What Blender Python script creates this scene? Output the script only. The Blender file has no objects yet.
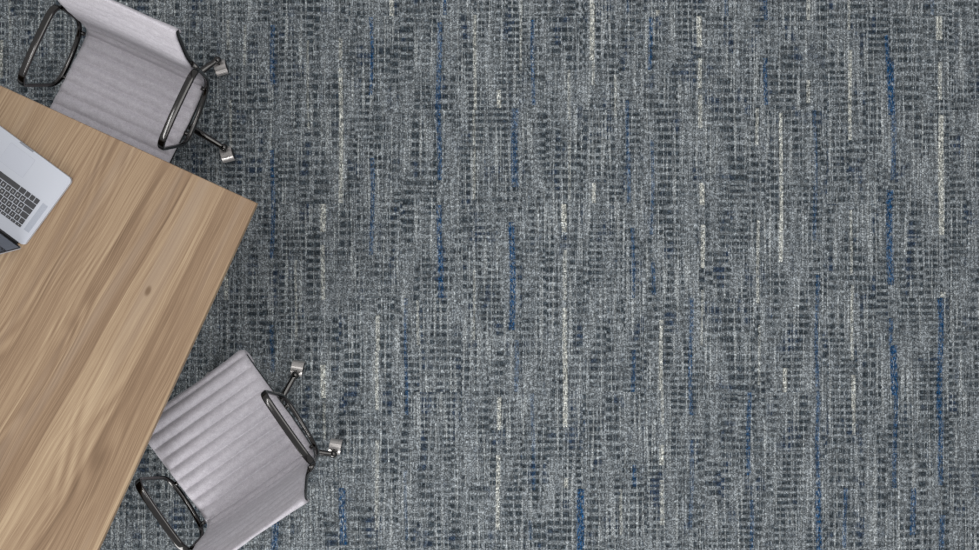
import bpy, bmesh, math, random
from mathutils import Vector, Matrix

# ---------------------------------------------------------------- camera, world, lights
scene = bpy.context.scene
col = scene.collection
H_CAM, F_PX = 4.09, 998.1
cam_d = bpy.data.cameras.new('camera')
cam_d.sensor_width = 36.0
cam_d.lens = 36.0 * F_PX / 979.0
cam_d.clip_start, cam_d.clip_end = 0.05, 60
cam = bpy.data.objects.new('camera', cam_d)
cam.location = (0, 0, H_CAM)
col.objects.link(cam)
scene.camera = cam

world = bpy.data.worlds.new('room_light')
scene.world = world
world.use_nodes = True
wn = world.node_tree
bg = wn.nodes['Background']
bg.inputs['Color'].default_value = (0.97, 0.98, 1.0, 1)
bg.inputs['Strength'].default_value = 0.48


def area(name, loc, target, sx, sy, power, color=(1, 1, 1)):
    d = bpy.data.lights.new(name, 'AREA')
    d.shape = 'RECTANGLE'
    d.size, d.size_y, d.energy, d.color = sx, sy, power, color
    o = bpy.data.objects.new(name, d)
    o.location = loc
    o.rotation_euler = (Vector(target) - Vector(loc)).to_track_quat('-Z', 'Y').to_euler()
    col.objects.link(o)
    return o


area('window_daylight', (-2.3, -4.8, 2.7), (-1.1, 0.3, 0.7), 4.0, 2.2, 260, (1.0, 1.0, 1.0))
area('ceiling_panel', (0.6, 0.6, 5.6), (0.2, 0.0, 0), 5.0, 3.5, 122, (1.0, 0.99, 0.98))

area('added_arm_highlight_strip', (-2.75, 0.35, 5.0), (-1.3, 0.5, 0.6), 2.0, 0.32, 26)  # added strip light, no known fixture; placed so the chair arms reflect a highlight

vs = scene.view_settings
scene.display_settings.display_device = 'sRGB'
vs.view_transform = 'Standard'
vs.look = 'None'
vs.exposure = 0.0
vs.gamma = 1.0
vs.use_curve_mapping = False


# ---------------------------------------------------------------- node helpers
def lin(r, g, b):
    f = lambda c: (c / 255 / 12.92) if c / 255 <= 0.04045 else ((c / 255 + 0.055) / 1.055) ** 2.4
    return (f(r), f(g), f(b), 1.0)


class NB:
    def __init__(self, tree):
        self.t = tree

    def n(self, kind, **kw):
        nd = self.t.nodes.new(kind)
        for k, v in kw.items():
            setattr(nd, k, v)
        return nd

    def put(self, sock, v):
        if isinstance(v, bpy.types.NodeSocket):
            self.t.links.new(v, sock)
        elif v is not None:
            sock.default_value = v

    def m(self, op, a, b=None, c=None, clamp=False):
        nd = self.n('ShaderNodeMath', operation=op, use_clamp=clamp)
        self.put(nd.inputs[0], a)
        self.put(nd.inputs[1], b)
        self.put(nd.inputs[2], c)
        return nd.outputs[0]

    def add(self, a, b): return self.m('ADD', a, b)
    def sub(self, a, b): return self.m('SUBTRACT', a, b)
    def mul(self, a, b, clamp=False): return self.m('MULTIPLY', a, b, clamp=clamp)

    def ss(self, x, e0, e1, a=0.0, b=1.0):
        nd = self.n('ShaderNodeMapRange', interpolation_type='SMOOTHSTEP')
        for i, v in enumerate((x, e0, e1, a, b)):
            self.put(nd.inputs[i], v)
        return nd.outputs[0]

    def xyz(self, x, y, z=0.0):
        nd = self.n('ShaderNodeCombineXYZ')
        for i, v in enumerate((x, y, z)):
            self.put(nd.inputs[i], v)
        return nd.outputs[0]

    def noise(self, vec, scale=1.0, detail=2.0, rough=0.5, dist=0.0):
        nd = self.n('ShaderNodeTexNoise')
        self.put(nd.inputs['Vector'], vec)
        nd.inputs['Scale'].default_value = scale
        nd.inputs['Detail'].default_value = detail
        nd.inputs['Roughness'].default_value = rough
        nd.inputs['Distortion'].default_value = dist
        return nd.outputs[0]

    def white(self, vec):
        nd = self.n('ShaderNodeTexWhiteNoise')
        self.put(nd.inputs['Vector'], vec)
        return nd.outputs['Value']

    def mix(self, f, a, b, blend='MIX'):
        nd = self.n('ShaderNodeMix', data_type='RGBA', blend_type=blend)
        self.put(nd.inputs[0], f)
        self.put(nd.inputs[6], a)
        self.put(nd.inputs[7], b)
        return nd.outputs[2]

    def ramp(self, x, stops):
        nd = self.n('ShaderNodeValToRGB')
        e = nd.color_ramp.elements
        while len(e) < len(stops):
            e.new(0.5)
        for k, (p, c) in enumerate(stops):
            e[k].position = p
            e[k].color = c
        self.put(nd.inputs[0], x)
        return nd.outputs[0]

    def sep(self, v):
        nd = self.n('ShaderNodeSeparateXYZ')
        self.put(nd.inputs[0], v)
        return nd.outputs

    def bump(self, h, strength, dist):
        nd = self.n('ShaderNodeBump')
        nd.inputs['Strength'].default_value = strength
        nd.inputs['Distance'].default_value = dist
        self.put(nd.inputs['Height'], h)
        return nd.outputs[0]

    def obj(self):
        return self.n('ShaderNodeTexCoord').outputs['Object']


def new_mat(name, base=(0.5, 0.5, 0.5, 1), rough=0.5, metal=0.0, **kw):
    m = bpy.data.materials.new(name)
    m.use_nodes = True
    p = m.node_tree.nodes['Principled BSDF']
    p.inputs['Base Color'].default_value = base
    p.inputs['Roughness'].default_value = rough
    p.inputs['Metallic'].default_value = metal
    for k, v in kw.items():
        p.inputs[k.replace('_', ' ')].default_value = v
    return m, NB(m.node_tree), p


def speckled(name, base, rough, metal, scale=300, amt=0.06, **kw):
    """plain finish with a faint procedural unevenness in tone and gloss"""
    m, b, p = new_mat(name, base, rough, metal, **kw)
    nz = b.noise(b.obj(), scale, 2)
    c2 = tuple(max(0, c * (1 - amt * 3)) for c in base[:3]) + (1,)
    b.put(p.inputs['Base Color'], b.mix(nz, base, c2))
    b.put(p.inputs['Roughness'], b.ss(nz, 0.3, 0.7, rough * 0.9, min(1, rough * 1.1)))
    return m


# ---------------------------------------------------------------- carpet material
def carpet_material(name='carpet_weave', yarn=None):
    m, b, p = new_mat(name, rough=1.0)
    p.inputs['Specular IOR Level'].default_value = 0.0
    SC = F_PX / H_CAM                                  # 244 pattern units to the metre
    o = b.sep(b.obj())
    u0 = b.add(b.mul(o[0], SC), 489.5)
    v0 = b.sub(275.0, b.mul(o[1], SC))
    # planks 94 units wide, 282 long, staggered by a third: each reads the pattern from its own place
    ci = b.m('FLOOR', b.m('DIVIDE', b.add(u0, 27.0), 61.0))
    st = b.mul(b.m('FLOORED_MODULO', b.mul(ci, 2.0), 3.0), 94.0)
    ri = b.m('FLOOR', b.m('DIVIDE', b.add(b.sub(v0, 16.0), st), 282.0))
    tile = b.xyz(ci, ri, 3.3)
    tr = b.white(tile)
    v = b.add(v0, b.mul(tr, 500.0))
    # tufts wander a little
    wob = b.noise(b.xyz(b.mul(u0, 0.15), b.mul(v, 0.12), 4.0), 1, 2)
    u = b.add(u0, b.mul(b.sub(wob, 0.5), 1.6))
    # --- yarn speckle
    sp = b.noise(b.xyz(b.mul(u0, 0.95), b.mul(v, 0.75), 0), 1, 2, 0.8)
    sp2 = b.noise(b.xyz(b.mul(u0, 0.30), b.mul(v, 0.30), 9), 1, 1)
    cell = b.white(b.xyz(b.m('FLOOR', b.mul(u0, 0.85)), b.m('FLOOR', b.mul(v0, 0.85)), 1.0))
    cell2 = b.white(b.xyz(b.m('FLOOR', b.mul(u0, 0.31)), b.m('FLOOR', b.mul(v0, 0.42)), 2.0))
    spk = b.add(b.add(b.mul(b.sub(cell, 0.5), 0.34), b.mul(b.sub(cell2, 0.5), 0.05)), b.add(b.mul(b.sub(sp, 0.5), 1.0), b.mul(b.sub(sp2, 0.5), 0.3)))
    # --- columns (1-D across, long in the pile direction)
    c1 = b.noise(b.xyz(b.mul(u, 0.27), b.mul(v, 0.010), 1.0), 1, 1.5, 0.6)
    c2 = b.noise(b.xyz(b.mul(u, 0.50), b.mul(v, 0.018), 7.0), 1, 1.0, 0.5)
    reg = b.noise(b.xyz(b.mul(u, 0.050), b.mul(v, 0.015), 12.0), 1, 3, 0.62)
    # --- rows: two interleaved dash periods
    grp = b.white(b.xyz(b.m('FLOOR', b.m('DIVIDE', b.add(u, b.mul(tr, 19.0)), 17.0)), b.m('FLOOR', b.m('DIVIDE', v, 110.0)), 5.0))
    per = b.add(6.6, b.mul(b.m('FLOOR', b.mul(grp, 3.0)), 1.5))
    jit = b.noise(b.xyz(b.mul(grp, 9.0), b.mul(v, 0.09), 20.0), 1, 2)
    ph = b.add(b.m('DIVIDE', v, per), b.mul(jit, 0.7))
    row = b.m('SINE', b.mul(ph, 2 * math.pi))
    rowm = b.ss(b.add(row, b.mul(spk, 1.3)), -0.70, 0.35)
    # column cells, each about 5-9 wide, dark or not
    colm = b.ss(b.add(c1, b.mul(spk, 0.08)), 0.42, 0.52)
    colf = b.ss(c2, 0.44, 0.58)
    regm = b.ss(reg, 0.36, 0.54, 0.05, 1.0)
    dash = b.mul(b.mul(rowm, colm), regm)
    line = b.mul(b.mul(colf, b.ss(reg, 0.28, 0.6, 0.42, 0.90)), b.add(0.55, b.mul(rowm, 0.45)))
    # --- horizontal dark ribs
    hr = b.noise(b.xyz(b.mul(u0, 0.020), b.mul(v, 0.26), 30.0), 1, 1.5)
    hrm = b.mul(b.ss(hr, 0.55, 0.70), 0.40)
    blk = b.mul(b.ss(b.noise(b.xyz(b.mul(u, 0.055), b.mul(v, 0.05), 41.0), 1, 2.0, 0.5), 0.54, 0.66), 0.35)
    lt = b.noise(b.xyz(b.mul(u, 0.42), b.mul(v, 0.012), 55.0), 1, 1.0)
    ltm = b.mul(b.ss(lt, 0.56, 0.68), 0.60)
    dark = b.m('MAXIMUM', b.mul(dash, 0.95), b.mul(line, 0.95))
    dark = b.mul(dark, b.sub(1.0, b.mul(ltm, 0.9)))
    dark = b.m('MAXIMUM', dark, hrm)
    dark = b.m('MAXIMUM', dark, b.mul(blk, b.add(0.4, b.mul(rowm, 0.6))))
    # pale thin yarns
    # tone value
    base = lin(118, 123, 126)
    dk = lin(40, 48, 54)
    c = b.mix(b.mul(dark, 0.95, True), base, dk)
    # navy tint in some dark blocks
    nv = b.mul(b.ss(b.noise(b.xyz(b.mul(u, 0.06), b.mul(v, 0.03), 66.0), 1, 2), 0.56, 0.68), dark)
    c = b.mix(b.mul(nv, 0.7), c, lin(38, 52, 72))
    c = b.mix(b.mul(ltm, b.sub(1.0, b.mul(dark, 0.6))), c, lin(150, 154, 154))
    # --- accent yarns: (u, v0, v1, width, strength)
    if yarn:
        uv = b.sep(b.n('ShaderNodeUVMap').outputs[0])
        mx = b.ss(b.m('ABSOLUTE', b.sub(uv[0], 0.5)), 0.22, 0.48, 1.0, 0.0)
        brk = b.ss(b.noise(b.xyz(b.mul(u0, 0.7), b.mul(v0, 0.22), 77.0), 1, 2, 0.7), 0.33, 0.60)
        f = b.mul(b.mul(mx, uv[1]), brk, True)
        c = b.mix(b.mul(f, yarn[1], True), c, yarn[0])
    # speckle multiplies everything
    k = b.m('EXPONENT', b.sub(b.mul(spk, 3.8), 0.02))
    kk = b.n('ShaderNodeVectorMath', operation='SCALE')
    b.put(kk.inputs[0], c)
    b.put(kk.inputs['Scale'], k)
    b.put(p.inputs['Base Color'], kk.outputs[0])
    hgt = b.add(b.mul(spk, 1.0), b.mul(dark, -0.6))
    b.put(p.inputs['Normal'], b.bump(hgt, 0.25, 0.003))
    return m


# ---------------------------------------------------------------- other materials
def fabric_material():
    m, b, p = new_mat('sling_fabric', rough=0.85)
    p.inputs['Specular IOR Level'].default_value = 0.15
    p.inputs['Sheen Weight'].default_value = 0.12
    co = b.obj()
    n1 = b.noise(co, 420, 2, 0.6)
    n2 = b.noise(co, 60, 3, 0.6)
    f = b.add(b.mul(n1, 0.7), b.mul(n2, 0.3))
    b.put(p.inputs['Base Color'], b.mix(b.ss(f, 0.3, 0.7), lin(164, 159, 166), lin(200, 197, 202)))
    b.put(p.inputs['Normal'], b.bump(n1, 0.2, 0.0008))
    return m


def wood_material():
    m, b, p = new_mat('oak_boards', rough=0.55)
    p.inputs['Specular IOR Level'].default_value = 0.25
    o = b.sep(b.obj())
    # local x runs across the table (negative inwards), y runs along the boards; grain drifts a few degrees
    # the outermost board runs true with the edge, the rest drift over by a few degrees
    dr = b.ss(o[0], -0.30, -0.05, 0.090, 0.012)
    a = b.add(o[0], b.mul(o[1], b.mul(dr, -1.0)))
    y = o[1]
    warp = b.mul(b.sub(b.noise(b.xyz(b.mul(a, 6), b.mul(y, 1.6), 2), 1, 2), 0.5), 0.034)
    aw = b.add(a, warp)
    tone = b.noise(b.xyz(b.mul(a, 11), b.mul(y, 0.35), 5), 1, 2, 0.5)
    cath = b.noise(b.xyz(b.mul(a, 8), b.mul(y, 1.3), 61), 1, 1)
    ring = b.m('SINE', b.add(b.mul(a, 260.0), b.mul(cath, 60.0)))
    ring2 = b.noise(b.xyz(b.mul(aw, 120), b.mul(y, 0.9), 8), 1, 4, 0.75)
    fine = b.noise(b.xyz(b.mul(aw, 300), b.mul(y, 2.5), 11), 1, 3, 0.8)
    # boards glued side by side
    bi = b.m('FLOOR', b.mul(a, 8.6))
    bt = b.white(b.xyz(bi, 2.0, 0.5))
    f = b.add(b.add(b.mul(tone, 0.30), 0.235), b.mul(b.sub(bt, 0.5), 0.14))
    f = b.add(f, b.mul(b.sub(ring2, 0.5), 0.50))
    sel = b.ss(b.noise(b.xyz(b.mul(a, 7), b.mul(y, 0.8), 31), 1, 2), 0.48, 0.62)
    f = b.add(f, b.mul(b.mul(ring, sel), 0.075))
    f = b.add(f, b.mul(b.sub(fine, 0.5), 0.55))
    # a knot
    kx, ky = KNOT
    dx = b.sub(o[0], kx)
    dy = b.mul(b.sub(o[1], ky), 0.5)
    dd = b.m('SQRT', b.add(b.mul(dx, dx), b.mul(dy, dy)))
    c = b.ramp(f, [(0.10, lin(100, 79, 60)), (0.30, lin(134, 110, 87)), (0.44, lin(156, 133, 107)), (0.62, lin(184, 162, 133))])
    cool = b.ss(b.noise(b.xyz(b.mul(a, 14), b.mul(y, 0.5), 51), 1, 1), 0.5, 0.68, 0.0, 0.5)
    c = b.mix(cool, c, lin(150, 131, 113))
    c = b.mix(b.ss(dd, 0.004, 0.013, 0.75, 0.0), c, lin(96, 72, 50))
    b.put(p.inputs['Base Color'], c)
    b.put(p.inputs['Normal'], b.bump(fine, 0.08, 0.0006))
    return m


BLUE_YARNS = [(273, 25, 85, 3.2, .85), (272.5, 150, 258, 3, .85), (272, 325, 372, 3, .7), (371, 17, 95, 2.6, .95), (372, 158, 255, 3, .85),
        (444, 0, 15, 2.6, .8), (439, 22, 180, 3.6, .9), (440, 205, 298, 4, .95), (406, 298, 415, 2.6, .7), (406, 470, 540, 2.4, .4),
        (533, 20, 105, 2.8, .85), (515, 108, 187, 5, .75), (512, 222, 330, 4.6, 1), (516, 340, 392, 3, .6), (533, 393, 490, 2.8, .5),
        (627, 0, 12, 2, .5), (628, 100, 203, 2.6, .75), (633, 228, 298, 2.6, .8), (633, 350, 392, 3, .8), (650, 17, 70, 3, .85),
        (652, 140, 235, 2.6, .6), (653, 262, 295, 3, .75), (691, 298, 415, 3, .8), (691, 440, 530, 3, .5), (635, 465, 487, 3, .8),
        (581, 489, 550, 5.5, 1.2), (343, 488, 545, 5, 1), (275, 522, 550, 5, .95), (765, 0, 20, 2.6, .75), (766, 58, 105, 3, .9),
        (815, 110, 240, 2.8, .6), (817, 275, 400, 2.8, .75), (818, 400, 487, 3.2, .8), (819, 488, 550, 4.2, 1), (887, 35, 64, 3, .85),
        (891, 62, 115, 5.2, 1.2), (893, 115, 180, 3.8, .8), (890, 190, 285, 5, 1), (891, 318, 350, 3, .8), (894, 345, 395, 5.2, 1.2),
        (895, 395, 488, 3, .8), (933, 0, 15, 2.6, .6), (940, 298, 420, 4.2, .95), (941, 420, 485, 4, .9), (942, 515, 550, 4, .8),
        (749, 392, 475, 3.2, .85), (751, 500, 550, 3, .7), (845, 488, 548, 3, .8), (913, 488, 535, 4, .9),
        (530, 520, 540, 3, .4), (726, 0, 16, 2.4, .7), (1010, 100, 250, 4, .9), (1060, 300, 420, 4, .9), (-60, 100, 240, 4, .8)]
WHITE_YARNS = [(231, 100, 160, 2.2, .6), (245, 25, 65, 2.4, .6), (308, 40, 130, 2, .5), (341, 38, 60, 3, .9), (341, 68, 203, 3.6, .95), (323, 204, 232, 4.4, 1.2),
         (323, 245, 300, 3.4, .85), (323, 365, 398, 4.4, 1.1), (324, 400, 440, 2.6, .6), (392, 0, 16, 4, .95), (475, 15, 110, 2.6, .85),
         (474, 110, 200, 2.4, .6), (474, 270, 340, 2.2, .55), (378, 315, 350, 3.6, .9), (377, 350, 410, 3, .8), (377, 440, 530, 3.2, .6), (418, 300, 345, 2.4, .6),
         (499, 90, 108, 3.6, 1), (499, 397, 430, 3.4, 1), (498, 455, 530, 3.4, 1), (521, 0, 70, 2, .5), (592, 0, 60, 4, 1.1), (593, 60, 85, 2.6, .6),
         (569, 70, 120, 2.2, .6), (569, 140, 200, 2.2, .5), (615, 75, 118, 2.2, .6), (594, 183, 203, 3.4, 1), (564, 204, 232, 4.2, 1.2), (565, 250, 300, 3.4, .6),
         (565, 308, 350, 3.8, .95), (565, 350, 427, 4, 1), (566, 478, 488, 3.6, .9), (699, 16, 47, 4.4, 1.2), (700, 58, 88, 3.4, .9), (700, 95, 128, 3.8, .95),
         (702, 183, 205, 4.2, 1.2), (703, 225, 268, 3.6, 1), (702, 290, 345, 2, .6), (661, 320, 390, 3.4, .9), (662, 390, 425, 2.6, .6), (662, 445, 465, 4, 1), (662, 480, 525, 3.6, .75),
         (621, 489, 535, 2.6, .6), (658, 10, 16, 3.4, .8), (757, 108, 145, 2.8, .7), (758, 220, 303, 2.6, .8), (759, 325, 385, 2, .5), (781, 113, 175, 3, 1),
         (781, 176, 262, 3.2, 1.05), (785, 368, 392, 3.6, 1), (808, 0, 20, 3, .8), (808, 80, 103, 3, .85), (849, 0, 30, 2.4, .6), (850, 50, 140, 3, .95),
         (851, 210, 275, 2.2, .7), (852, 285, 360, 2.6, .8), (853, 375, 410, 3.4, 1), (854, 410, 435, 2.6, .8), (939, 16, 40, 5, 1.2), (940, 62, 100, 3.4, .9),
         (941, 115, 235, 4.6, 1.1), (943, 292, 297, 4, 1), (226, 240, 300, 3.4, .8), (296, 260, 340, 2.2, .6), (228, 20, 50, 2.6, .6), (1, 40, 78, 3.6, .8), (10, 0, 40, 2, .4),
         (1020, 60, 190, 4, 1), (1090, 200, 330, 4, 1), (-40, 300, 420, 4, 1)]

M = {}

# ---------------------------------------------------------------- mesh helpers
def obj(name, bm, mat, parent=None, smooth=True, loc=None, rot=None):
    me = bpy.data.meshes.new(name)
    bmesh.ops.recalc_face_normals(bm, faces=bm.faces)
    bm.to_mesh(me)
    bm.free()
    for mm in (mat if isinstance(mat, (list, tuple)) else [mat]):
        me.materials.append(mm)
    if smooth:
        for pl in me.polygons:
            pl.use_smooth = True
    o = bpy.data.objects.new(name, me)
    col.objects.link(o)
    if parent:
        o.parent = parent
    if loc is not None:
        o.location = loc
    if rot is not None:
        o.rotation_euler = rot
    return o


def empty(name, loc, rz, label, cat, group=None):
    o = bpy.data.objects.new(name, None)
    o.empty_display_size = 0.1
    o.location = loc
    o.rotation_euler = (0, 0, rz)
    col.objects.link(o)
    o['label'] = label
    o['category'] = cat
    if group:
        o['group'] = group
    return o


def add_box(bm, c, s, bev=0.0, seg=2, mat_index=0, M4=None):
    r = bmesh.ops.create_cube(bm, size=1.0)
    vs_ = r['verts']
    for v in vs_:
        v.co = Vector((v.co.x * s[0] + c[0], v.co.y * s[1] + c[1], v.co.z * s[2] + c[2]))
    fs = set(f for v in vs_ for f in v.link_faces)
    for f in fs:
        f.material_index = mat_index
    if bev:
        es = list(set(e for v in vs_ for e in v.link_edges))
        rr = bmesh.ops.bevel(bm, geom=es, offset=bev, segments=seg, affect='EDGES', profile=0.5)
        vs_ = list(set(v for f in rr['faces'] for v in f.verts) | set(v for v in vs_ if v.is_valid))
    if M4 is not None:
        for v in vs_:
            v.co = M4 @ v.co
    return vs_


def add_lathe(bm, prof, segs=32, M4=None, mat_index=0):
    rings = []
    for r, z in prof:
        if r < 1e-6:
            rings.append([bm.verts.new((0, 0, z))])
        else:
            rings.append([bm.verts.new((r * math.cos(2 * math.pi * k / segs), r * math.sin(2 * math.pi * k / segs), z)) for k in range(segs)])
    for A, B in zip(rings[:-1], rings[1:]):
        for k in range(segs):
            k2 = (k + 1) % segs
            if len(A) == 1 and len(B) == 1:
                continue
            if len(A) == 1:
                f = bm.faces.new((A[0], B[k], B[k2]))
            elif len(B) == 1:
                f = bm.faces.new((A[k], A[k2], B[0]))
            else:
                f = bm.faces.new((A[k], A[k2], B[k2], B[k]))
            f.material_index = mat_index
    if M4 is not None:
        for R in rings:
            for v in R:
                v.co = M4 @ v.co


def rounded_path(pts, rad, n=6, closed=False):
    """round each corner of a polyline with radius-ish `rad`"""
    out = []
    N = len(pts)
    P = [Vector(q) for q in pts]
    for i in range(N):
        if not closed and (i == 0 or i == N - 1):
            out.append(P[i])
            continue
        a, b_, c = P[(i - 1) % N], P[i], P[(i + 1) % N]
        r = rad[i] if isinstance(rad, (list, tuple)) else rad
        d1, d2 = (a - b_), (c - b_)
        r1, r2 = min(r, d1.length * 0.48), min(r, d2.length * 0.48)
        s, e = b_ + d1.normalized() * r1, b_ + d2.normalized() * r2
        for k in range(n + 1):
            t = k / n
            out.append(s * (1 - t) ** 2 + b_ * 2 * t * (1 - t) + e * t ** 2)
    return out


def add_sweep(bm, path, section, side=(1, 0, 0), closed=False, scale=None, cap=True):
    """sweep a closed (a, b) section along path; a runs along `side`, b along side x tangent"""
    N = len(path)
    rings = []
    side = Vector(side)
    for i, pnt in enumerate(path):
        pnt = Vector(pnt)
        nx = Vector(path[(i + 1) % N]) if (closed or i < N - 1) else pnt
        pv = Vector(path[i - 1]) if (closed or i > 0) else pnt
        t = (nx - pv)
        t.normalize()
        s = (side - t * side.dot(t)).normalized()
        w = t.cross(s).normalized()
        sc = scale(i / max(1, N - 1)) if scale else (1, 1)
        if not isinstance(sc, tuple):
            sc = (sc, sc)
        rings.append([bm.verts.new(pnt + s * (a * sc[0]) + w * (b_ * sc[1])) for a, b_ in section])
    K = len(section)
    rng = range(N) if closed else range(N - 1)
    for i in rng:
        A, B = rings[i], rings[(i + 1) % N]
        for k in range(K):
            bm.faces.new((A[k], A[(k + 1) % K], B[(k + 1) % K], B[k]))
    if cap and not closed:
        bm.faces.new(rings[0][::-1])
        bm.faces.new(rings[-1])


def superellipse(a, b_, n=16, p=2.6):
    out = []
    for k in range(n):
        t = 2 * math.pi * k / n
        c, s = math.cos(t), math.sin(t)
        out.append((a * math.copysign(abs(c) ** (2 / p), c), b_ * math.copysign(abs(s) ** (2 / p), s)))
    return out


def catmull(pts, per=10):
    P = [Vector(q) for q in pts]
    P = [P[0] * 2 - P[1]] + P + [P[-1] * 2 - P[-2]]
    out = []
    for i in range(1, len(P) - 2):
        for k in range(per):
            t = k / per
            out.append(0.5 * ((2 * P[i]) + (-P[i - 1] + P[i + 1]) * t + (2 * P[i - 1] - 5 * P[i] + 4 * P[i + 1] - P[i + 2]) * t * t
                              + (-P[i - 1] + 3 * P[i] - 3 * P[i + 1] + P[i + 2]) * t ** 3))
    out.append(P[-2])
    return out


# ---------------------------------------------------------------- frame of the table
# right long edge runs along B, short edge along A, corner CRN at table height
TABLE_Z = 0.75
s_t = F_PX / (H_CAM - TABLE_Z)
CRN = Vector(((256.5 - 489.5) / s_t, (275 - 203) / s_t, TABLE_Z))
T_ANG = math.atan2(0.909, 0.4166)      # direction of +y local (towards the short edge)
T_ROT = T_ANG - math.pi / 2


def px_at(px, py, z):
    s = F_PX / (H_CAM - z)
    return Vector(((px - 489.5) / s, (275 - py) / s, z))


def to_table(v):
    d = v - CRN
    c, s = math.cos(-T_ROT), math.sin(-T_ROT)
    return (d.x * c - d.y * s, d.x * s + d.y * c)


KNOT = to_table(px_at(148, 291, TABLE_Z))

M['carpet'] = carpet_material()
M['carpet_blue'] = carpet_material('carpet_blue_yarn', (lin(6, 56, 92), 0.92))
M['carpet_white'] = carpet_material('carpet_white_yarn', (lin(198, 198, 188), 0.62))
M['wood'] = wood_material()
M['fabric'] = fabric_material()
M['chrome'] = speckled('dark_polished_metal', (0.085, 0.082, 0.080, 1), 0.13, 1.0, 90, 0.05)
M['wheel'] = speckled('bright_caster_metal', (0.58, 0.55, 0.53, 1), 0.30, 0.6, 150, 0.05)
M['rubber'] = speckled('dark_rubber', (0.03, 0.03, 0.032, 1), 0.6, 0.0, 200)
M['alu'] = speckled('laptop_aluminium', lin(186, 189, 197), 0.55, 0.15, 900, 0.01)
M['alu_edge'] = speckled('laptop_edge_metal', lin(120, 122, 128), 0.35, 0.8, 400, 0.02)
M['gap'] = speckled('trackpad_gap_metal', lin(160, 163, 172), 0.5, 0.3, 500, 0.01)
M['pad'] = speckled('trackpad_surface', lin(183, 186, 195), 0.5, 0.15, 900, 0.01)
M['key'] = speckled('key_plastic', lin(52, 52, 55), 0.5, 0.0, 700, 0.05)
M['legend'] = speckled('key_legend', lin(225, 225, 228), 0.6, 0.0, 700, 0.01)
M['grille'] = None
M['hinge'] = speckled('hinge_black', lin(22, 22, 24), 0.5, 0.0, 500, 0.03)
M['screen'] = speckled('screen_glass', lin(120, 124, 132), 0.06, 0.85, 60, 0.01)
M['steel'] = speckled('table_steel', lin(70, 70, 72), 0.45, 0.6, 200, 0.03)

# ---------------------------------------------------------------- floor
bm = bmesh.new()
add_box(bm, (0, 0, -0.01), (9.0, 7.0, 0.02))
uvl = bm.loops.layers.uv.new('UVMap')
PXM = F_PX / H_CAM
rnd = random.Random(3)
z_ = 0.0005
for lst, mi in ((BLUE_YARNS, 1), (WHITE_YARNS, 2)):
    for (x, y0, y1, w, stg) in lst:
        n = max(2, int((y1 - y0) / 12))
        ph_ = rnd.random() * 9
        am = 0.9 if mi == 1 else 0.35
        rows_ = []
        z_ += 0.000006
        for q in range(n + 1):
            yy = y0 + (y1 - y0) * q / n
            xx = x + am * math.sin(yy * 0.045 + ph_)
            ww = w * (0.95 if mi == 1 else 0.8)
            rows_.append([bm.verts.new(((xx + d - 489.5) / PXM, (275 - yy) / PXM, z_)) for d in (-ww, ww)])
        for A, B in zip(rows_[:-1], rows_[1:]):
            f = bm.faces.new((B[0], B[1], A[1], A[0]))
            f.material_index = mi
            for lp, uu in zip(f.loops, (0, 1, 1, 0)):
                lp[uvl].uv = (uu, stg)
floor = obj('floor', bm, [M['carpet'], M['carpet_blue'], M['carpet_white']], smooth=False)
floor['kind'] = 'structure'

# ---------------------------------------------------------------- table
table = empty('conference_table', (CRN.x, CRN.y, 0), T_ROT, 'rectangular table with a pale brown wood grain top, one corner pointing at the open carpet', 'table')
TW, TL, TT = 1.30, 2.60, 0.028
bm = bmesh.new()
add_box(bm, (-TW / 2, -TL / 2, TABLE_Z - TT / 2), (TW, TL, TT), 0.0015, 2)
obj('tabletop', bm, M['wood'], table, smooth=False)
legs = [(-0.30, -0.30), (-TW + 0.30, -0.30), (-0.30, -TL + 0.30), (-TW + 0.30, -TL + 0.30)]
for lx, ly in legs:
    bm = bmesh.new()
    path = [(lx, ly, 0.004), (lx, ly, 0.3), (lx, ly, TABLE_Z - TT - 0.03)]
    add_sweep(bm, path, superellipse(0.025, 0.025, 20, 5), side=(1, 0, 0), scale=lambda t: 0.75 + 0.25 * t)
    lg = obj('leg', bm, M['steel'], table)
    bm = bmesh.new()
    add_lathe(bm, [(0, 0), (0.022, 0), (0.022, 0.004), (0, 0.004)], 24, Matrix.Translation((lx, ly, 0)))
    obj('foot_glide', bm, M['rubber'], lg)
bm = bmesh.new()
for (ax, ay), (bx_, by_) in ((legs[0], legs[1]), (legs[1], legs[3]), (legs[3], legs[2]), (legs[2], legs[0])):
    cx, cy = (ax + bx_) / 2, (ay + by_) / 2
    add_box(bm, (cx, cy, TABLE_Z - TT - 0.02), (abs(ax - bx_) + 0.05, abs(ay - by_) + 0.05, 0.04), 0.003, 1)
obj('under_frame', bm, M['steel'], table, smooth=False)

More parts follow.
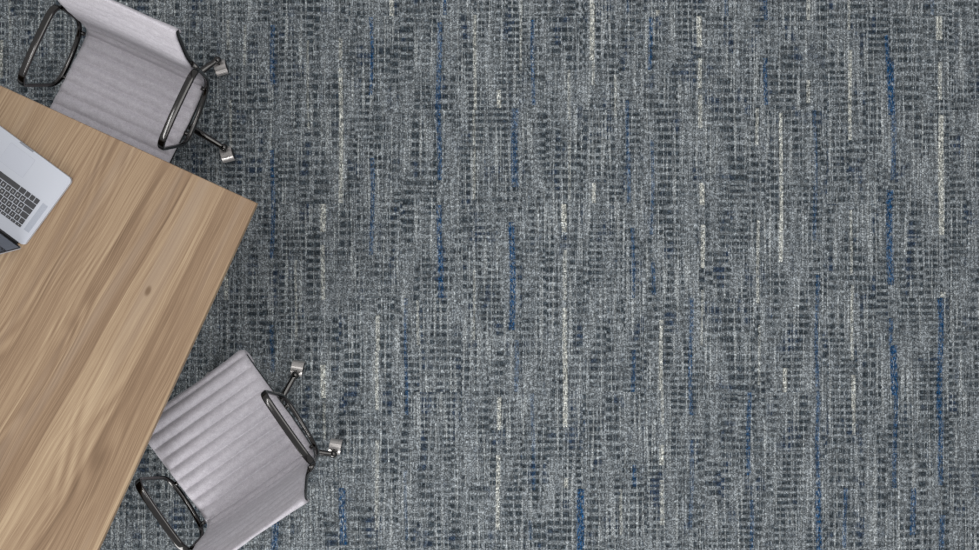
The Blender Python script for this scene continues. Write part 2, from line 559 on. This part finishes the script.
# ---------------------------------------------------------------- laptop
def build_laptop():
    # local frame: origin at right rear (hinge) corner of the base, +x to the right side, -y towards the user
    LW, LD, LT = 0.375, 0.262, 0.0145
    A0 = px_at(72.5, 179.5, TABLE_Z + LT)       # front right corner (rounded) before rounding
    B0 = px_at(23.5, 246.0, TABLE_Z + LT)       # rear right corner
    back = (B0 - A0)
    LD = back.length
    ang = math.atan2(back.y, back.x) - math.pi / 2
    B0 = B0 + Vector((math.cos(ang), math.sin(ang), 0)) * LW   # the corner in view is the left one of the hinge side
    root = empty('laptop', (B0.x, B0.y, TABLE_Z), ang, 'open silver laptop with black keys lying on the wood table', 'laptop')

    def rrect(x0, x1, y0, y1, r, n=8):
        pts = []
        for cx, cy, a0 in ((x1 - r, y1 - r, 0), (x0 + r, y1 - r, 90), (x0 + r, y0 + r, 180), (x1 - r, y0 + r, 270)):
            for k in range(n + 1):
                a = math.radians(a0 + 90 * k / n)
                pts.append((cx + r * math.cos(a), cy + r * math.sin(a)))
        return pts

    def slab(bm, x0, x1, y0, y1, z0, z1, r, bev=0.0, mi=0, M4=None):
        layers = [(z0, bev)] + ([(z0 + bev, 0), (z1 - bev, 0)] if bev else []) + [(z1, bev)]
        rings = []
        for z, ins in layers:
            rings.append([bm.verts.new((px, py, z)) for px, py in rrect(x0 + ins, x1 - ins, y0 + ins, y1 - ins, max(r - ins, 1e-4))])
        K = len(rings[0])
        fs = []
        for A, B in zip(rings[:-1], rings[1:]):
            for k in range(K):
                fs.append(bm.faces.new((A[k], A[(k + 1) % K], B[(k + 1) % K], B[k])))
        fs.append(bm.faces.new(rings[0][::-1]))
        fs.append(bm.faces.new(rings[-1]))
        for f in fs:
            f.material_index = mi
        if M4 is not None:
            for R in rings:
                for v in R:
                    v.co = M4 @ v.co

    # base: body, with darker rubbery foot line under it
    bm = bmesh.new()
    slab(bm, -LW, 0, -LD, 0, 0.0012, LT, 0.014, 0.0010)
    base = obj('base', bm, M['alu'], root, smooth=False)
    for fx in (-LW + 0.03, -0.03):
        for fy in (-LD + 0.025, -0.025):
            bm = bmesh.new()
            add_lathe(bm, [(0, 0), (0.008, 0), (0.009, 0.0013), (0, 0.0013)], 20, Matrix.Translation((fx, fy, 0)))
            obj('rubber_foot', bm, M['rubber'], root)
    # opening notch at the front edge
    bm = bmesh.new()
    slab(bm, -LW / 2 - 0.028, -LW / 2 + 0.028, -LD - 0.0006, -LD + 0.006, LT - 0.001, LT + 0.0002, 0.002)
    o = obj('finger_notch', bm, M['alu_edge'], base, smooth=False)
    # trackpad
    px0, px1, py0, py1 = -LW / 2 - 0.050, -LW / 2 + 0.050, -LD + 0.022, -LD + 0.094
    bm = bmesh.new()
    slab(bm, px0 - 0.0006, px1 + 0.0006, py0 - 0.0006, py1 + 0.0006, LT - 0.0005, LT + 0.0001, 0.004)
    tp = obj('trackpad_gap', bm, M['gap'], base, smooth=False)
    bm = bmesh.new()
    slab(bm, px0, px1, py0, py1, LT - 0.0005, LT + 0.0003, 0.004)
    obj('trackpad', bm, M['pad'], base, smooth=False)
    # keyboard: rows from the user's side (space bar) to the hinge
    pitch, kh = 0.0206, 0.0182
    KX1 = -0.044                                # right border of the key field
    ky0 = -LD + 0.119
    kb_w = LW - 0.088
    bm = bmesh.new()
    slab(bm, KX1 - kb_w - 0.002, KX1 + 0.002, ky0 - 0.002, ky0 + 5 * pitch + 0.0125, LT - 0.0004, LT + 0.00015, 0.004)
    kb = obj('keyboard', bm, M['alu'], root, smooth=False)
    rows = [
        (0, kh, [('', .9), ('', .9), ('', .95), ('', 1.2), ('', 5.3), ('\u2318', 1.2), ('\u2325', 1.0), ('<', .9), ('^', .9), ('>', .9)]),
        (1, kh, [('', 2.1)] + [(c, 1) for c in 'ZXCVBNM,./'] + [('\u21e7', 2.3)]),
        (2, kh, [('', 1.7)] + [(c, 1) for c in "ASDFGHJKL;'"] + [('\u21b5', 1.9)]),
        (3, kh, [('', 1.5)] + [(c, 1) for c in 'QWERTYUIOP[]'] + [('\\', 1.3)]),
        (4, kh, [(c, 1) for c in '`1234567890-='] + [('\u232b', 1.7)]),
        (5, 0.0095, [('esc', 1.2)] + [('F%d' % k, 1) for k in range(1, 13)] + [('', 1.2)]),
    ]
    cache = {}

    def glyph(ch):
        if ch not in cache:
            cu = bpy.data.curves.new('glyph', 'FONT')
            cu.body = ch
            cu.align_x, cu.align_y = 'CENTER', 'CENTER'
            cu.size = 0.0085 if len(ch) == 1 else 0.0038
            cu.resolution_u = 2
            to = bpy.data.objects.new('glyph', cu)
            col.objects.link(to)
            dg = bpy.context.evaluated_depsgraph_get()
            me = to.evaluated_get(dg).to_mesh()
            cache[ch] = ([tuple(v.co) for v in me.vertices], [tuple(pl.vertices) for pl in me.polygons])
            to.evaluated_get(dg).to_mesh_clear()
            bpy.data.objects.remove(to)
            bpy.data.curves.remove(cu)
        return cache[ch]

    for ri, h, ks in rows:
        tot = sum(w for _, w in ks)
        x = KX1 - kb_w
        y0 = ky0 + ri * pitch
        for ch, w in ks:
            ww = w / tot * kb_w
            bm = bmesh.new()
            slab(bm, x + 0.0013, x + ww - 0.0013, y0 + 0.0008, y0 + 0.0008 + h, LT, LT + 0.0011, 0.0014, 0.0002)
            if ch:
                vs_, fs_ = glyph(ch)
                cx, cy = x + ww / 2, y0 + 0.0008 + h / 2
                if w > 1.25:
                    cx = x + ww - 0.007
                nv = [bm.verts.new((v[0] + cx, v[1] + cy, LT + 0.00125)) for v in vs_]
                for f in fs_:
                    try:
                        ff = bm.faces.new([nv[k] for k in f])
                        ff.material_index = 1
                    except ValueError:
                        pass
            obj('key', bm, [M['key'], M['legend']], kb, smooth=False)
            x += ww
    # speaker grilles on both sides of the keys
    m, b, p = new_mat('speaker_grille', lin(160, 164, 174), 0.5, 0.4)
    vo = b.n('ShaderNodeTexVoronoi')
    vo.inputs['Scale'].default_value = 900
    vo.inputs['Randomness'].default_value = 0.0
    b.put(vo.inputs['Vector'], b.obj())
    b.put(p.inputs['Base Color'], b.mix(b.ss(vo.outputs['Distance'], 0.25, 0.4), lin(138, 141, 150), lin(164, 168, 178)))
    M['grille'] = m
    for gx in (-0.0290, -LW + 0.016):
        bm = bmesh.new()
        slab(bm, gx - 0.004, gx + 0.0170, ky0 + 0.002, ky0 + 5 * pitch + 0.008, LT - 0.0004, LT + 0.0002, 0.001)
        obj('speaker_grille', bm, M['grille'], base, smooth=False)
    # hinge barrel between two black cover strips
    bm = bmesh.new()
    R90 = Matrix.Rotation(math.pi / 2, 4, 'Y')
    add_lathe(bm, [(0, 0), (0.0055, 0), (0.0055, LW - 0.044), (0, LW - 0.044)], 20, Matrix.Translation((-LW + 0.022, 0.004, LT - 0.003)) @ R90)
    obj('hinge', bm, M['hinge'], root)
    # lid
    tilt = math.radians(13)
    L4 = Matrix.Translation((0, 0.0075, LT - 0.002)) @ Matrix.Rotation(math.pi / 2 - tilt, 4, 'X')
    # in lid space: x width, y up the screen, z towards the user
    LH = 0.246
    bm = bmesh.new()
    slab(bm, -LW, 0, 0, LH, -0.0045, 0, 0.012, 0.001, 0, L4)
    lid = obj('lid', bm, M['alu'], root, smooth=False)
    bm = bmesh.new()
    slab(bm, -LW + 0.0012, -0.0012, 0.003, LH - 0.0012, 0.0, 0.0006, 0.011, 0, 0, L4)
    bz = obj('bezel', bm, M['hinge'], lid, smooth=False)
    bm = bmesh.new()
    slab(bm, -LW + 0.005, -0.005, 0.012, LH - 0.006, 0.0004, 0.0009, 0.004, 0, 0, L4)
    obj('screen', bm, M['screen'], lid, smooth=False)
    return root


build_laptop()

# ---------------------------------------------------------------- office chair
def build_chair(loc, rz, base_ang, caster_dir, label):
    """local frame: +y forwards, +x across; base_ang and caster_dir are world angles"""
    root = empty('office_chair', loc, rz, label, 'chair', 'office chairs at the table')

    # --- sling profile, front underside -> seat -> back -> over the top
    prof = [(0.255, 0.384), (0.285, 0.378), (0.303, 0.388), (0.306, 0.408), (0.290, 0.422), (0.24, 0.424), (0.12, 0.416), (0.0, 0.404), (-0.08, 0.402),
            (-0.128, 0.411), (-0.150, 0.440), (-0.157, 0.50), (-0.163, 0.60), (-0.178, 0.70), (-0.204, 0.80), (-0.220, 0.862), (-0.229, 0.880),
            (-0.240, 0.881), (-0.247, 0.866), (-0.246, 0.83)]
    P2 = catmull([(y, z, 0) for y, z in prof], 14)
    # arc length
    S = [0.0]
    for a, b_ in zip(P2[:-1], P2[1:]):
        S.append(S[-1] + (b_ - a).length)

    def at(s):
        s = min(max(s, 0), S[-1] - 1e-6)
        lo = 0
        hi = len(S) - 1
        while hi - lo > 1:
            md = (lo + hi) // 2
            if S[md] <= s:
                lo = md
            else:
                hi = md
        t = (s - S[lo]) / (S[hi] - S[lo])
        q = P2[lo].lerp(P2[hi], t)
        d = (P2[hi] - P2[lo]).normalized()
        return q.x, q.y, d.x, d.y

    CH = 0.047                              # channel width
    s_crease = min(range(len(P2)), key=lambda k: (P2[k].x + 0.145) ** 2 + (P2[k].y - 0.430) ** 2)
    s_crease = round(S[s_crease] / CH) * CH

    def half(z, y):
        if z < 0.45:
            return 0.240 - 0.004 * min(1, max(0, (0.0 - y) / 0.15))
        if z < 0.82:
            return 0.236
        return 0.236 + 0.004 * min(1, (z - 0.82) / 0.05)

    def sheet(s0, s1):
        bm = bmesh.new()
        ns = max(4, int((s1 - s0) / CH * 12))
        nx = 28
        th = 0.006
        top, bot = [], []
        rnd = random.Random(5)
        for i in range(ns + 1):
            s = s0 + (s1 - s0) * i / ns
            y, z, dy, dz = at(s)
            # normal pointing to the sitter's side
            ny, nz = -dz, dy
            if ny * 0 + nz < 0 and y > -0.1 and z > 0.40:
                ny, nz = -ny, -nz
            ny, nz = dz, -dy
            f = (s / CH) % 1.0
            bk = min(1.0, max(0.0, (z - 0.45) / 0.08))
            puff = (0.0130 - 0.0110 * bk) * (abs(math.sin(math.pi * f)) ** 0.8)
            r1, r2 = [], []
            for j in range(nx + 1):
                q = j / nx * 2 - 1
                hx = half(z, y)
                x = q * hx
                edge = min(1.0, (1 - abs(q)) / 0.045)
                pf = puff * (0.25 + 0.75 * edge ** 0.5)
                wrk = 0.0012 * math.sin(x * 31 + s * 55) * math.sin(s * 23 + x * 9)
                sag = -0.006 * (1 - q * q)
                d = pf + wrk + sag
                r1.append(bm.verts.new((x, y + ny * d, z + nz * d)))
                d2 = sag - th
                r2.append(bm.verts.new((x, y + ny * d2, z + nz * d2)))
            top.append(r1)
            bot.append(r2)
        for i in range(ns):
            for j in range(nx):
                bm.faces.new((top[i][j], top[i][j + 1], top[i + 1][j + 1], top[i + 1][j]))
                bm.faces.new((bot[i][j], bot[i + 1][j], bot[i + 1][j + 1], bot[i][j + 1]))
            bm.faces.new((top[i][0], top[i + 1][0], bot[i + 1][0], bot[i][0]))
            bm.faces.new((top[i][nx], bot[i][nx], bot[i + 1][nx], top[i + 1][nx]))
        for j in range(nx):
            bm.faces.new((top[0][j], bot[0][j], bot[0][j + 1], top[0][j + 1]))
            bm.faces.new((top[ns][j], top[ns][j + 1], bot[ns][j + 1], bot[ns][j]))
        return bm

    obj('seat', sheet(0, s_crease), M['fabric'], root)
    obj('backrest', sheet(s_crease, S[-1]), M['fabric'], root)

    # --- side rails: slim metal ribs following the sling just outside it
    for sg in (-1, 1):
        bm = bmesh.new()
        path = []
        k0 = 0.085
        n = 70
        for i in range(n + 1):
            s = k0 + (S[-1] - 0.045 - k0) * i / n
            y, z, dy, dz = at(s)
            ny, nz = dz, -dy
            path.append((sg * (half(z, y) - 0.0035), y - ny * 0.016, z - nz * 0.016))
        add_sweep(bm, path, superellipse(0.0042, 0.0085, 12, 3), side=(1, 0, 0))
        obj('side_rail', bm, M['chrome'], root)

    # --- armrests: closed flat loops
    for sg in (-1, 1):
        bm = bmesh.new()
        xt, xl = sg * 0.266, sg * 0.262
        pts = [(xt, 0.142, 0.650), (xl, 0.086, 0.400), (xl - sg * 0.004, -0.02, 0.392), (xl - sg * 0.006, -0.160, 0.432), (xt, -0.168, 0.652), (xt, -0.06, 0.660), (xt, 0.04, 0.660)]
        path = rounded_path(pts, [0.055, 0.05, 0.1, 0.07, 0.05, 0.06, 0.06], 8, closed=True)
        # flat section across x on the top, thinner elsewhere
        N = len(path)
        K = superellipse(1.0, 1.0, 14, 4.5)
        rings = []
        for i, pnt in enumerate(path):
            t = (path[(i + 1) % N] - path[i - 1]).normalized()
            s = (Vector((1, 0, 0)) - t * t.x).normalized()
            w = t.cross(s).normalized()
            hz = min(1, max(0, (pnt.z - 0.60) / 0.05))
            hz = hz * hz * (3 - 2 * hz)
            lo_ = t.y * t.y * (1 - hz)
            a = 0.0055 + 0.0020 * lo_ + 0.0070 * hz
            b_ = 0.0058 + 0.0055 * lo_ + 0.0012 * hz
            rings.append([bm.verts.new(pnt + s * (ka * a) + w * (kb * b_)) for ka, kb in K])
        for i in range(N):
            A, B = rings[i], rings[(i + 1) % N]
            for k in range(14):
                bm.faces.new((A[k], A[(k + 1) % 14], B[(k + 1) % 14], B[k]))
        arm = obj('armrest', bm, M['chrome'], root)
        # bolts / brackets to the rail
        for by, bz in ((0.05, 0.402), (-0.125, 0.424)):
            bm = bmesh.new()
            R = Matrix.Translation((sg * 0.236, by, bz)) @ Matrix.Rotation(sg * math.pi / 2, 4, 'Y')
            add_lathe(bm, [(0, 0), (0.008, 0), (0.008, 0.018), (0.005, 0.020), (0, 0.020)], 18, R)
            obj('mounting_bolt', bm, M['chrome'], arm)
        bm = bmesh.new()
        pth = [(sg * 0.230, -0.180, 0.615), (sg * 0.246, -0.176, 0.610), (sg * 0.262, -0.166, 0.608)]
        add_sweep(bm, pth, superellipse(0.007, 0.010, 12, 3), side=(0, 0, 1))
        obj('back_bracket', bm, M['chrome'], arm)

    # --- spreaders under the seat and behind the back
    bm = bmesh.new()
    for y, z in ((0.17, 0.392), (-0.07, 0.376)):
        pth = [(-0.236, y, z + 0.002), (-0.16, y, z - 0.022), (0, y, z - 0.034), (0.16, y, z - 0.022), (0.236, y, z + 0.002)]
        add_sweep(bm, catmull(pth, 5), superellipse(0.013, 0.006, 12, 3), side=(0, 1, 0))
    add_box(bm, (0, 0.05, 0.352), (0.09, 0.26, 0.022), 0.006, 2)
    obj('seat_spreader', bm, M['chrome'], root)
    bm = bmesh.new()
    pth = [(-0.234, -0.192, 0.66), (-0.12, -0.212, 0.655), (0, -0.218, 0.652), (0.12, -0.212, 0.655), (0.234, -0.192, 0.66)]
    add_sweep(bm, catmull(pth, 5), superellipse(0.011, 0.005, 12, 3), side=(0, 0, 1))
    obj('back_spreader', bm, M['chrome'], root)

    # --- column, tilt housing
    bm = bmesh.new()
    add_lathe(bm, [(0, 0.10), (0.028, 0.10), (0.028, 0.20), (0.026, 0.205), (0.014, 0.206), (0.014, 0.345), (0, 0.345)], 28)
    obj('gas_column', bm, M['chrome'], root)
    bm = bmesh.new()
    add_box(bm, (0, 0.02, 0.325), (0.11, 0.16, 0.045), 0.012, 3)
    th = obj('tilt_mechanism', bm, M['rubber'], root)
    bm = bmesh.new()
    add_sweep(bm, [(0.05, 0.05, 0.325), (0.12, 0.052, 0.322), (0.17, 0.055, 0.315)], superellipse(0.005, 0.004, 10, 2), side=(0, 1, 0))
    obj('tilt_lever', bm, M['chrome'], th)
    bm = bmesh.new()
    add_lathe(bm, [(0, 0.075), (0.034, 0.075), (0.040, 0.085), (0.040, 0.118), (0.034, 0.128), (0.028, 0.13), (0, 0.13)], 28)
    obj('base_hub', bm, M['chrome'], root)

    # --- five legs with casters
    R = 0.300
    for k in range(5):
        a = base_ang - rz - k * 2 * math.pi / 5
        ca, sa = math.cos(a), math.sin(a)
        bm = bmesh.new()
        side = (-sa, ca, 0)
        path = [(ca * r, sa * r, z) for r, z in ((0.030, 0.104), (0.09, 0.110), (0.18, 0.102), (0.25, 0.088), (R - 0.012, 0.079), (R + 0.004, 0.077))]
        add_sweep(bm, catmull(path, 5), superellipse(0.0125, 0.0105, 14, 2.6), side=side, scale=lambda t: (1.25 - 0.5 * t, 1.35 - 0.55 * t))
        obj('base_leg', bm, M['chrome'], root)
        # caster: domed stem cap, hood, two wheels trailing to one side
        cl = caster_dir - rz
        T = Matrix.Translation((ca * R, sa * R, 0)) @ Matrix.Rotation(cl, 4, 'Z')
        bm = bmesh.new()
        add_lathe(bm, [(0, 0.088), (0.008, 0.0875), (0.0135, 0.083), (0.0155, 0.075), (0.0155, 0.066), (0.008, 0.060), (0.006, 0.045), (0, 0.045)], 22, T)
        add_box(bm, (0.018, 0, 0.052), (0.030, 0.012, 0.020), 0.004, 2, 0, T)
        cs = obj('caster', bm, M['chrome'], root)
        bm = bmesh.new()
        rings = []
        for q in range(13):
            an = math.radians(25 + 140 * q / 12)
            pr = []
            for rr in (0.0325, 0.0300):
                for yy in ((-0.0235, 0.0235) if rr > 0.031 else (0.0235, -0.0235)):
                    pr.append(bm.verts.new(T @ Vector((0.024 - rr * math.cos(an), yy, 0.030 + rr * math.sin(an)))))
            rings.append(pr)
        for A, B in zip(rings[:-1], rings[1:]):
            for k4 in range(4):
                bm.faces.new((A[k4], A[(k4 + 1) % 4], B[(k4 + 1) % 4], B[k4]))
        bm.faces.new(rings[0])
        bm.faces.new(rings[-1][::-1])
        obj('caster_hood', bm, M['wheel'], cs, smooth=False)
        for w in (-1, 1):
            bm = bmesh.new()
            W = T @ Matrix.Translation((0.024, w * 0.0115, 0.028)) @ Matrix.Rotation(math.pi / 2, 4, 'X')
            add_lathe(bm, [(0, -0.009), (0.018, -0.009), (0.025, -0.0085), (0.0278, -0.006), (0.0278, 0.006), (0.025, 0.0085), (0.018, 0.009), (0, 0.009)], 30, W)
            obj('wheel', bm, M['rubber'], cs)
    return root


build_chair((-1.3244, 0.6715, 0), math.atan2(-0.908, -0.418) - math.pi / 2, 0.70, math.radians(-75),
            'light grey ribbed office chair tucked under the short edge of the table, nearest the laptop')
build_chair((-0.924, -0.668, 0), math.atan2(0.818, -0.575) - math.pi / 2, 1.08, math.radians(80),
            'light grey ribbed office chair at the long edge of the table, farther from laptop')
